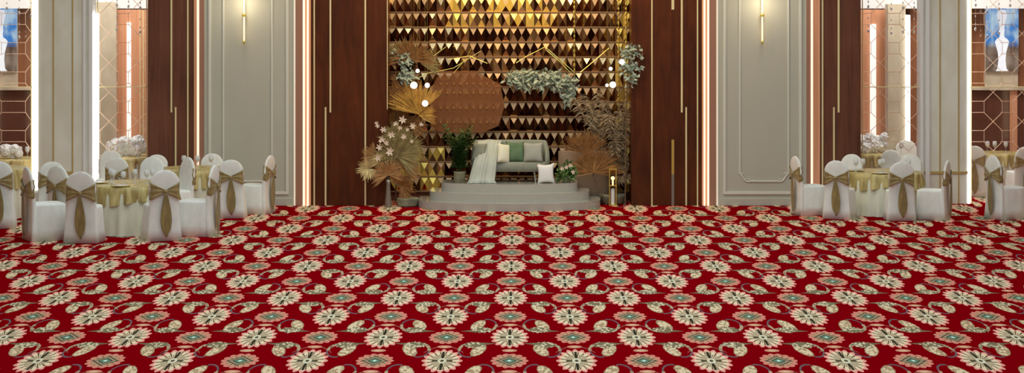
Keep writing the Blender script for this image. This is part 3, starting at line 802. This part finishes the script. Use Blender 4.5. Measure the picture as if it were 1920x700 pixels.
# pale planter at the foot of the left arrangement
d = 35.1
r = link('foot_planter', bmesh.new(), M['clothgrey']); bm = bmesh.new(); lathe(bm, [(.14, 0), (.16, .02), (.17, .12), (.155, .13), (.14, .12)], 24); bm.to_mesh(r.data); bm.free()
r.location = (PX(765, d), d, 0); tag(r, 'low sage grey planter on the floor at the left foot of the stage', 'planter')

# copper mesh panel hanging left of the sofa
d = 35.78
def oct_panel():
    bm = bmesh.new(); pts = [(807, 168), (826, 134), (890, 133), (938, 158), (946, 200), (935, 236), (905, 249), (830, 249), (807, 240)]
    a = [bm.verts.new(W(u, v, d)) for u, v in pts]; f = bm.faces.new(a); e = bmesh.ops.extrude_face_region(bm, geom=[f])
    for v in e['geom']:
        if isinstance(v, bmesh.types.BMVert): v.co.y += .012
    return bm
r = empty('mesh_panel', (0, 0, 0), 0, 'translucent copper octagonal panel hung on the tile wall left of the sofa', 'panel')
link('sheet', oct_panel(), M['mesh'], r)
bm = bmesh.new(); ball(bm, (0, 0, 0), .022, .8, .25, 1.2, 8, 5); b0 = link('boss', bm, M['palm_b'], r)
for j, v in enumerate((158, 175, 203, 230)):
    for i in range(9):
        q = b0 if i + j == 0 else b0.copy()
        if q is not b0: C.objects.link(q)
        q.location = W(826 + i * 12.4, v, d - .006)
bm = bmesh.new()
for u in (830, 900): tube(bm, [W(u, 150, d), W(u, 150, DT - .05)], .006, 5)
link('fixing', bm, M['gold'], r)

# bent gold rods
def rods(label, lines, d=35.62):
    r = empty('gold_branch', (0, 0, 0), 0, label, 'gold branch')
    for ln in lines:
        bm = bmesh.new(); tube(bm, [W(u, v, d) for u, v in ln], .007, 6, .004)
        u, v = ln[len(ln) // 2]; tube(bm, [W(u, v, d), W(u, v, DT - .045)], .004, 5)
        link('twig', bm, M['gold'], r)
rods('thin gold twigs crossing above the copper panel', [[(775, 152), (800, 138), (850, 128), (901, 96)], [(812, 106), (836, 88), (838, 74)], [(840, 112), (880, 105), (914, 119)], [(806, 92), (818, 116), (820, 140)], [(850, 138), (872, 112), (885, 88)]])
rods('zigzag gold rods above the eucalyptus garland', [[(968, 118), (985, 107), (1022, 88)], [(1020, 86), (1045, 108), (1076, 135)], [(1024, 94), (1050, 116), (1072, 139)], [(1088, 136), (1112, 116), (1142, 90)], [(1142, 88), (1142, 140), (1142, 210)]])
for i, (u, lb) in enumerate(((1077, 'gold bead string hanging right of centre on the tile wall'), (1160, 'gold bead string near the right edge of the tile wall'), (1174, 'gold bead string at the right edge of the tile wall beside the pilaster'))):
    r = empty('bead_string', (PX(u, 35.8), 35.8, 0), 0, lb, 'bead string', 'gold bead strings'); z = PZ(140 if i == 0 else 350, 35.8); first = None
    while z < 3.4:
        if first is None: bm = bmesh.new(); ball(bm, (0, 0, 0), .018, .9, .9, 1.7, 6, 4); first = q = link('bead', bm, M['gold'], r)
        else: q = first.copy(); C.objects.link(q)
        q.location = (0, 0, z); q.scale = (1 + .4 * random.random(),) * 3; z += .075
    bm = bmesh.new(); tube(bm, [(0, 0, PZ(140 if i == 0 else 350, 35.8)), (0, 0, TOP)], .002, 4); link('wire', bm, M['gold'], r)

# glowing globes on thin wires
for u, v, rr, dd, lb in ((783, 133, 3.6, 35.4, 'small glowing globe above the golden palm'), (776, 160, 6.5, 35.2, 'largest glowing globe over the golden palm on the left'), (801, 160, 4.6, 35.3, 'glowing globe at the left edge of the copper panel'), (797, 194, 5.8, 35.2, 'lowest glowing globe on the left, beside the golden palm'),
                         (1166, 116, 5, 35.0, 'glowing globe within the right eucalyptus spray'), (1149, 159, 6, 35.2, 'lowest glowing globe on the right'), (1145, 129, 3.4, 35.5, 'small glowing globe left of the right eucalyptus spray'), (1138, 160, 3, 35.5, 'tiny glowing globe beside the lowest right globe')):
    r = empty('globe_light', tuple(W(u, v, dd)), 0, lb, 'globe light', 'glowing globes around the stage wall'); bm = bmesh.new(); ball(bm, (0, 0, 0), rr / S(dd), seg=16, rings=10); link('globe', bm, M['bulb'], r, True)
    bm = bmesh.new(); tube(bm, [(0, 0, rr / S(dd) * .9), (0, 0, TOP - PZ(v, dd))], .0015, 4); link('wire', bm, M['gold'], r)

# ------------------------------------------------------------------ chairs
def make_chair():
    r = empty('banquet_chair')
    bm = bmesh.new()
    wr = lambda t, z: (.030 * math.sin(9 * t + 1) + .02 * math.sin(17 * t)) * max(0, (.42 - z) / .42)
    loft(bm, [(0.003, 0, 0, .238, .255, 5), (.15, 0, 0, .226, .245, 5), (.32, 0, 0, .212, .235, 5), (.445, 0, 0, .203, .228, 5), (.468, 0, .0, .198, .222, 5), (.478, 0, 0, .18, .20, 5), (.482, 0, 0, .08, .1, 4)], 64, wr)
    link('seat_cover', bm, M['linen'], r, True)
    bm = bmesh.new(); rg = [(.004, 0, -.232, .236, .035, 4), (.15, 0, -.222, .224, .035, 4), (.30, 0, -.214, .212, .036, 4), (.46, 0, -.210, .203, .037, 4), (.60, 0, -.222, .200, .037, 4), (.72, 0, -.232, .204, .036, 4)]
    for i in range(1, 9):
        a = PI / 2 * i / 8.4; rg.append((.74 + .21 * math.sin(a), 0, -.235 - .02 * math.sin(a), .206 * max(.12, math.cos(a)) ** .9, .035 * max(.25, math.cos(a)) ** .6, 3 - .8 * math.sin(a)))
    loft(bm, rg, 40); link('back_cover', bm, M['linen'], r, True)
    # sash: bow across the back
    s = empty('t'); bpy.data.objects.remove(s)
    bm = bmesh.new(); grid = []
    for j in range(9):
        q = -1 + 2 * j / 8; row = []
        for i in range(25):
            x = -.212 + .424 * i / 24; e = abs(x) / .212
            hh = .020 + .105 * e ** 1.15
            z = .665 + .012 * e + q * hh
            y = -.278 - .018 * (1 - e) - .008 * math.sin(q * 7 + e * 3)
            if e > .90: y += (e - .90) / .10 * .07
            row.append(Vector((x * (1 - .03 * (e > .98)), y, z)))
        grid.append(row)
    sheet(bm, grid, .006); sash = link('sash', bm, M['sash'], r, True)
    bm = bmesh.new(); ball(bm, (0, -.302, .665), .03, 1, .7, 1.1); link('knot', bm, M['sash'], sash, True)
    bm = bmesh.new(); grid = []
    for j in range(15):
        t = j / 14; z = .655 - .575 * t; hw = .010 + .072 * math.sin(PI * min(1, t * .93 + .02)) ** .9 * (0.55 + .6 * t)
        if t > .85: hw *= (1 - t) / .15 * .8 + .2
        grid.append([Vector((hw * (-1 + 2 * i / 8) + .01 * t, -.300 + .012 * t - .014 * abs(math.sin(i * 1.3)) - .004, z - .02 * abs(-1 + 2 * i / 8) * t)) for i in range(9)])
    sheet(bm, grid, .005); link('sash_tail', bm, M['sash'], sash, True)
    return r
proto = make_chair(); used = [False]
def chair(u, v, rot, k, label, group):
    o = proto if not used[0] else copy_tree(proto); used[0] = True
    d = D(v) + .25 * k; o.location = (PX(u, d), d, 0); o.rotation_euler = (0, 0, math.radians(rot)); o.scale = (k, k, k)
    tag(o, label, 'chair', group); return o
g1, g2_, g3_, g4, g5, g6, g7 = ('chairs around the front left table', 'chairs around the table beside the left grey panel', 'chairs in the left doorway', 'chairs at the far left edge', 'chairs around the right table', 'chairs in the right doorway', 'chairs at the far right edge')
# front left table
chair(86, 453, -62, 1.03, 'white covered chair facing right, left end of the front left table', g1)
chair(160, 457, -4, 1.0, 'white chair with gold bow, left of the two nearest the camera', g1)
chair(301, 453, 22, 1.0, 'white chair with gold bow, right of the two nearest the camera', g1)
chair(369, 445, 80, 1.01, 'white covered chair facing left, at the right side of the front left table', g1)
chair(132, 441, -34, .99, 'white covered chair tucked close behind the nearest gold bow chair on the left', g1)
chair(277, 414, 172, .93, 'white covered chair facing the camera across the front left table, behind the glasses', g1)
chair(325, 421, 128, .97, 'white chair at the front left table, just behind its right bow chair', g1)
# table beside the grey panel
chair(435, 410, 3, .90, 'white chair with gold bow seen from behind before the left grey wall panel', g2_)
chair(480, 403, 74, .91, 'rightmost white covered chair of the left side, facing left beside the grey panel', g2_)
chair(394, 394, 180, .86, 'white covered chair facing the camera behind the left walnut pilaster strips', g2_)
chair(290, 395, 180, .85, 'small white domed chair far behind the front left table, before the walnut pilaster', g2_)
# left doorway
chair(222, 400, 4, .87, 'small white chair with gold bow beyond the glasses of the front left table', g3_)
chair(203, 390, 180, .88, 'bright white domed chair at the glass screen, left of the flower centrepiece', g3_)
chair(178, 362, 110, .86, 'white chair half hidden by the left marble column, behind the glass', g3_)
# far left edge
chair(-2, 430, 10, 1.0, 'white covered chair with gold bow cut by the left edge of the photo', g4)
chair(90, 420, 25, .93, 'white chair with gold bow standing right before the left marble column', g4)
chair(6, 360, 180, .79, 'bright white domed chair behind the glass at the far left edge', g4)
# right table
chair(1518, 405, -74, .91, 'leftmost white covered chair at the right table, facing right beside the grey panel', g5)
chair(1576, 412, -24, .90, 'bow chair turned slightly right, left of the two nearest chairs on the right', g5)
chair(1686, 415, 0, .90, 'bow chair squarely from behind, right of the two nearest chairs on the right', g5)
chair(1748, 414, 68, .90, 'white covered chair facing left at the right table, before the marble column', g5)
chair(1591, 392, 158, .84, 'white covered chair facing the camera behind the glasses of the right table', g5)
chair(1706, 393, 168, .84, 'white domed chair behind the squarely turned bow chair of the right table', g5)
chair(1674, 377, 180, .81, 'white domed chair just behind the right glass screen, above the squarely turned bow chair', g6)
chair(1703, 363, 180, .88, 'topmost white domed chair behind the right screen, under the bright light strip', g6)
chair(1888, 413, -68, .97, 'white covered chair facing right, cut by the right edge of the photo', g7)
chair(1832, 370, -22, .86, 'bright white chair with gold bow beyond the right marble column, behind the glass', g7)
chair(1912, 372, 12, .86, 'bright white domed chair at the far right edge, behind the glass', g7)

# ------------------------------------------------------------------ tables
def make_table(r, k, seed):
    R = random.Random(seed); z = .745 * k
    t = empty('round_table')
    bm = bmesh.new(); lathe(bm, [(r - .01, z - .03), (r - .005, z - .02), (r - .005, z - .004), (r - .01, z)], 48); link('tabletop', bm, M['tablewood'], t)
    for i in range(4):
        a = PI / 4 + PI / 2 * i; bm = bmesh.new(); tube(bm, [(math.cos(a) * r * .6, math.sin(a) * r * .6, 0), (math.cos(a) * r * .5, math.sin(a) * r * .5, z - .03)], .018, 8); link('leg', bm, M['steel'], t)
    bm = bmesh.new(); ph = R.random() * 6
    wr = lambda th, zz: (.035 * math.sin(19 * th + ph) + .02 * math.sin(31 * th + 2 * ph)) * max(0, (z - .02 - zz) / z)
    loft(bm, [(.004, 0, 0, r * 1.06, r * 1.06, 2), (z * .3, 0, 0, r * 1.045, r * 1.045, 2), (z * .65, 0, 0, r * 1.02, r * 1.02, 2), (z - .02, 0, 0, r + .006, r + .006, 2), (z + .004, 0, 0, r - .004, r - .004, 2), (z + .005, 0, 0, r * .5, r * .5, 2)], 160, wr, cap0=False)
    cl = link('tablecloth', bm, M['cloth'], None, True)
    bm = bmesh.new(); n = 160; prev = None
    for q in range(8):
        cur = []
        for i in range(n):
            th = 2 * PI * i / n; drop = (.20 + .07 * abs(math.cos(2 * th + ph)) ** 1.5) * k / .95
            f = .030 * math.sin(21 * th + ph) + .014 * math.sin(37 * th)
            if q == 0: rr, zz = r * .45, z + .0085
            elif q == 1: rr, zz = r - .01, z + .0085
            elif q == 2: rr, zz = r + .010, z - .004
            else: t_ = (q - 2) / 5; rr, zz = r * (1 + .03 * t_) + .016 + f * t_, z - .004 - drop * t_
            cur.append(bm.verts.new((rr * math.cos(th), rr * math.sin(th), zz)))
        if prev:
            for i in range(n): bm.faces.new((prev[i], prev[(i + 1) % n], cur[(i + 1) % n], cur[i]))
        else: bm.faces.new(cur[::-1])
        prev = cur
    ov = link('gold_overlay', bm, M['overlay'], None, True)
    return t, cl, ov
def table(u, v, r, k, where, seed=1):
    d = D(v); t, cl, ov = make_table(r, k, seed)
    for o in (t, cl, ov): o.location = (PX(u, d), d, 0)
    tag(t, 'round banquet table hidden under cloths %s' % where, 'table', 'round banquet tables')
    tag(cl, 'floor length cream tablecloth on the table %s' % where, 'tablecloth', 'cream tablecloths')
    tag(ov, 'gold satin overlay on the table %s' % where, 'tablecloth', 'gold table overlays')
    return (PX(u, d), d, .745 * k + .010)
T = {}
T['a'] = table(245, 434, .62, .88, 'between the four nearest chairs on the left', 1)
T['b'] = table(362, 401, .50, .9, 'in front of the left walnut pilaster', 2)
T['c'] = table(236, 369, .50, .86, 'behind the glass left of the walnut pilaster', 3)
T['d'] = table(-22, 406, .58, .95, 'cut by the left edge of the photo', 4)
T['e'] = table(22, 374, .42, .86, 'behind the far left glass screen', 5)
T['f'] = table(1656, 400, .56, .82, 'in the middle of the right chairs', 6)
T['g'] = table(1644, 362, .36, .86, 'behind the right glass screen beside the pilaster', 7)
T['h'] = table(1872, 359, .42, .84, 'beyond the right marble column behind the glass', 8)

# wine glasses, plates
def make_glass():
    r = empty('wine_glass'); bm = bmesh.new()
    lathe(bm, [(.034, 0), (.034, .003), (.005, .008), (.004, .085), (.02, .10), (.036, .125), (.038, .155), (.031, .19), (.029, .19), (.034, .155), (.03, .125), (.004, .105)], 16)
    link('bowl', bm, M['stemglass'], r, True)
    bm = bmesh.new(); ball(bm, (0, 0, .128), .028, 1, 1, .8, 10, 6); link('napkin_fold', bm, M['crystal'], r, True)
    return r
gl = make_glass(); gu = [False]
def glass(tk, dx, dy, label, k=1.0):
    o = gl if not gu[0] else copy_tree(gl); gu[0] = True
    x, y, z = T[tk]; o.location = (x + dx, y + dy, z); o.scale = (k, k, k)
    tag(o, label, 'glass', 'wine glasses on the banquet tables')
for i, (dx, dy, w) in enumerate(((-.22, -.1, 'leftmost glass'), (-.05, -.3, 'front middle glass'), (.05, .05, 'rear middle glass'), (.24, -.12, 'front right glass'), (.30, .02, 'rear right glass'), (-.30, .15, 'far left glass'))):
    glass('a', dx, dy, 'clear wine glass on the nearest left table, its ' + w)
for i, (dx, w) in enumerate(((-.42, 'leftmost glass'), (-.30, 'second glass from left'), (-.06, 'front middle glass'), (.0, 'rear middle glass'), (.36, 'rightmost glass'))):
    glass('f', dx, -.1 + .1 * (i % 2), 'clear wine glass on the right table, its ' + w)
for dx, w in ((-.12, 'left glass'), (.08, 'middle glass'), (.28, 'right glass')): glass('b', dx, -.1, 'clear wine glass on the table before the left walnut pilaster, its ' + w)
for dx, w in ((-.2, 'left glass'), (-.08, 'middle glass'), (.1, 'right glass')): glass('h', dx, -.1, 'clear wine glass behind the glass at the far right, its ' + w)
for dx, w in ((.15, 'left glass'), (.27, 'right glass')): glass('e', dx, -.1, 'clear wine glass behind the glass at the far left, its ' + w)
for dx, w in ((-.1, 'left glass'), (.25, 'right glass')): glass('c', dx, -.35, 'clear wine glass beneath the left doorway flowers, its ' + w)
for dx, w in ((.1, 'left glass'), (.35, 'right glass')): glass('g', dx, -.28, 'clear wine glass beneath the right doorway flowers, its ' + w)
def make_plate():
    r = empty('charger_plate'); bm = bmesh.new(); lathe(bm, [(.07, 0), (.08, .002), (.135, .010), (.137, .013), (.08, .007)], 32); link('charger', bm, M['gold'], r, True)
    bm = bmesh.new(); lathe(bm, [(.05, .007), (.06, .008), (.1, .018), (.1, .021), (.06, .012)], 32); link('dinner_plate', bm, M['china'], r, True)
    return r
pp = make_plate(); pu = [False]
for tk, dx, dy, lb in (('a', -.05, -.5, 'gold charger with white plate at the front of the nearest left table'), ('a', -.45, .0, 'gold charger with white plate at the left of the nearest left table'), ('a', .45, -.05, 'gold charger with white plate at the right of the nearest left table'),
                       ('f', -.1, -.4, 'gold charger with white plate at the front of the right table'), ('f', .2, -.3, 'gold charger with white plate right of the front setting on the right table'), ('f', -.4, .05, 'gold charger with white plate at the left of the right table')):
    o = pp if not pu[0] else copy_tree(pp); pu[0] = True
    x, y, z = T[tk]; o.location = (x + dx, y + dy, z); tag(o, lb, 'plate', 'gold chargers on the tables')

# hydrangea centrepieces
def centre(tk, dx, dy, blooms, label, seed):
    x, y, z = T[tk]; R = random.Random(seed)
    r = empty('flower_centrepiece', (x + dx, y + dy, z), 0, label, 'flower arrangement', 'white flower centrepieces')
    bm = bmesh.new(); lathe(bm, [(.05, 0), (.055, .01), (.03, .04), (.035, .12), (.055, .15), (.045, .15), (.03, .12)], 16); link('vase', bm, M['china'], r, True)
    for (bx_, bz, br) in blooms:
        bm = bmesh.new(); c = Vector((bx_, R.uniform(-.05, .05), bz)); bmesh.ops.create_icosphere(bm, subdivisions=3, radius=br, matrix=Matrix.Translation(c))
        for v in bm.verts: v.co = c + (v.co - c) * (1 + .16 * R.uniform(-1, 1))
        q = link('bloom', bm, M['hyd'], r)
        bm = bmesh.new(); tube(bm, [(0, 0, .12), c], .005, 5); link('stem', bm, M['leaf'], q)
centre('c', .02, 0, [(-.17, .17, .11), (-.05, .21, .10), (.07, .19, .10), (.17, .22, .11), (.0, .11, .11), (.13, .09, .11), (.22, .12, .09), (-.1, .06, .1)], 'white hydrangea centrepiece behind the glass left of the walnut pilaster', 1)
centre('g', -.06, 0, [(-.17, .19, .10), (-.05, .22, .10), (.07, .19, .09), (.18, .26, .07), (.0, .12, .11), (.14, .11, .1), (-.12, .08, .1)], 'white hydrangea centrepiece behind the right glass screen', 2)
centre('e', .03, -.05, [(-.1, .12, .1), (.03, .15, .08), (.1, .08, .07)], 'white hydrangea centrepiece behind the far left glass screen', 3)

# ------------------------------------------------------------------ lights
def area(name, loc, rot, sx, sy, e, col=(1, 1, 1)):
    l = bpy.data.lights.new(name, 'AREA'); l.shape = 'RECTANGLE'; l.size = sx; l.size_y = sy; l.energy = e; l.color = col
    o = bpy.data.objects.new(name, l); C.objects.link(o); o.location = loc; o.rotation_euler = rot; return o
for y in (4, 10, 16, 21.5, 26.5, 31): area('ceiling_lamp', (0, y, TOP - .03), (0, 0, 0), 15, 1.6, 290, (.77, .985, 1.04))
area('added_warm_panel', (-.1, 32.9, 5.3), (math.radians(60), 0, 0), 2.6, .7, 90, (1, .66, .26))  # unseen warm panel, added to put a golden glow into the tiles
area('added_tile_light', (-.1, 35.35, 3.75), (math.radians(25), 0, 0), 2.0, .12, 22, (1, .62, .22))  # unseen warm lamp, added for the gold glow on the upper tile rows
for x in (-7.0, 6.9): area('alcove_lamp', (x, 36.9, 4.4), (0, 0, 0), 4, 1.2, 125, (1, .95, .88))
for u in (459, 1428):
    l = bpy.data.lights.new('sconce_light', 'POINT'); l.energy = 6; l.shadow_soft_size = .08; l.color = (1, .86, .6)
    o = bpy.data.objects.new('sconce_light', l); C.objects.link(o); o.location = (PX(u, DW), DW - .3, PZ(5, DW))
wd = bpy.data.worlds.new('world'); bpy.context.scene.world = wd; wd.use_nodes = True
wd.node_tree.nodes['Background'].inputs[0].default_value = (1, .96, .9, 1); wd.node_tree.nodes['Background'].inputs[1].default_value = .2

cam = bpy.data.cameras.new('camera'); co = bpy.data.objects.new('camera', cam); C.objects.link(co)
co.location = (0, 0, H); co.rotation_euler = (PI / 2, 0, 0)
cam.sensor_width = 36; cam.lens = F / 1920 * 36; cam.shift_x = -(VX - 960) / 1920; cam.shift_y = -(350 - VY) / 1920; cam.clip_end = 200
sc = bpy.context.scene; sc.camera = co
sc.view_settings.view_transform = 'Standard'; sc.view_settings.look = 'None'; sc.view_settings.gamma = 1; sc.view_settings.use_curve_mapping = False; sc.view_settings.exposure = 0
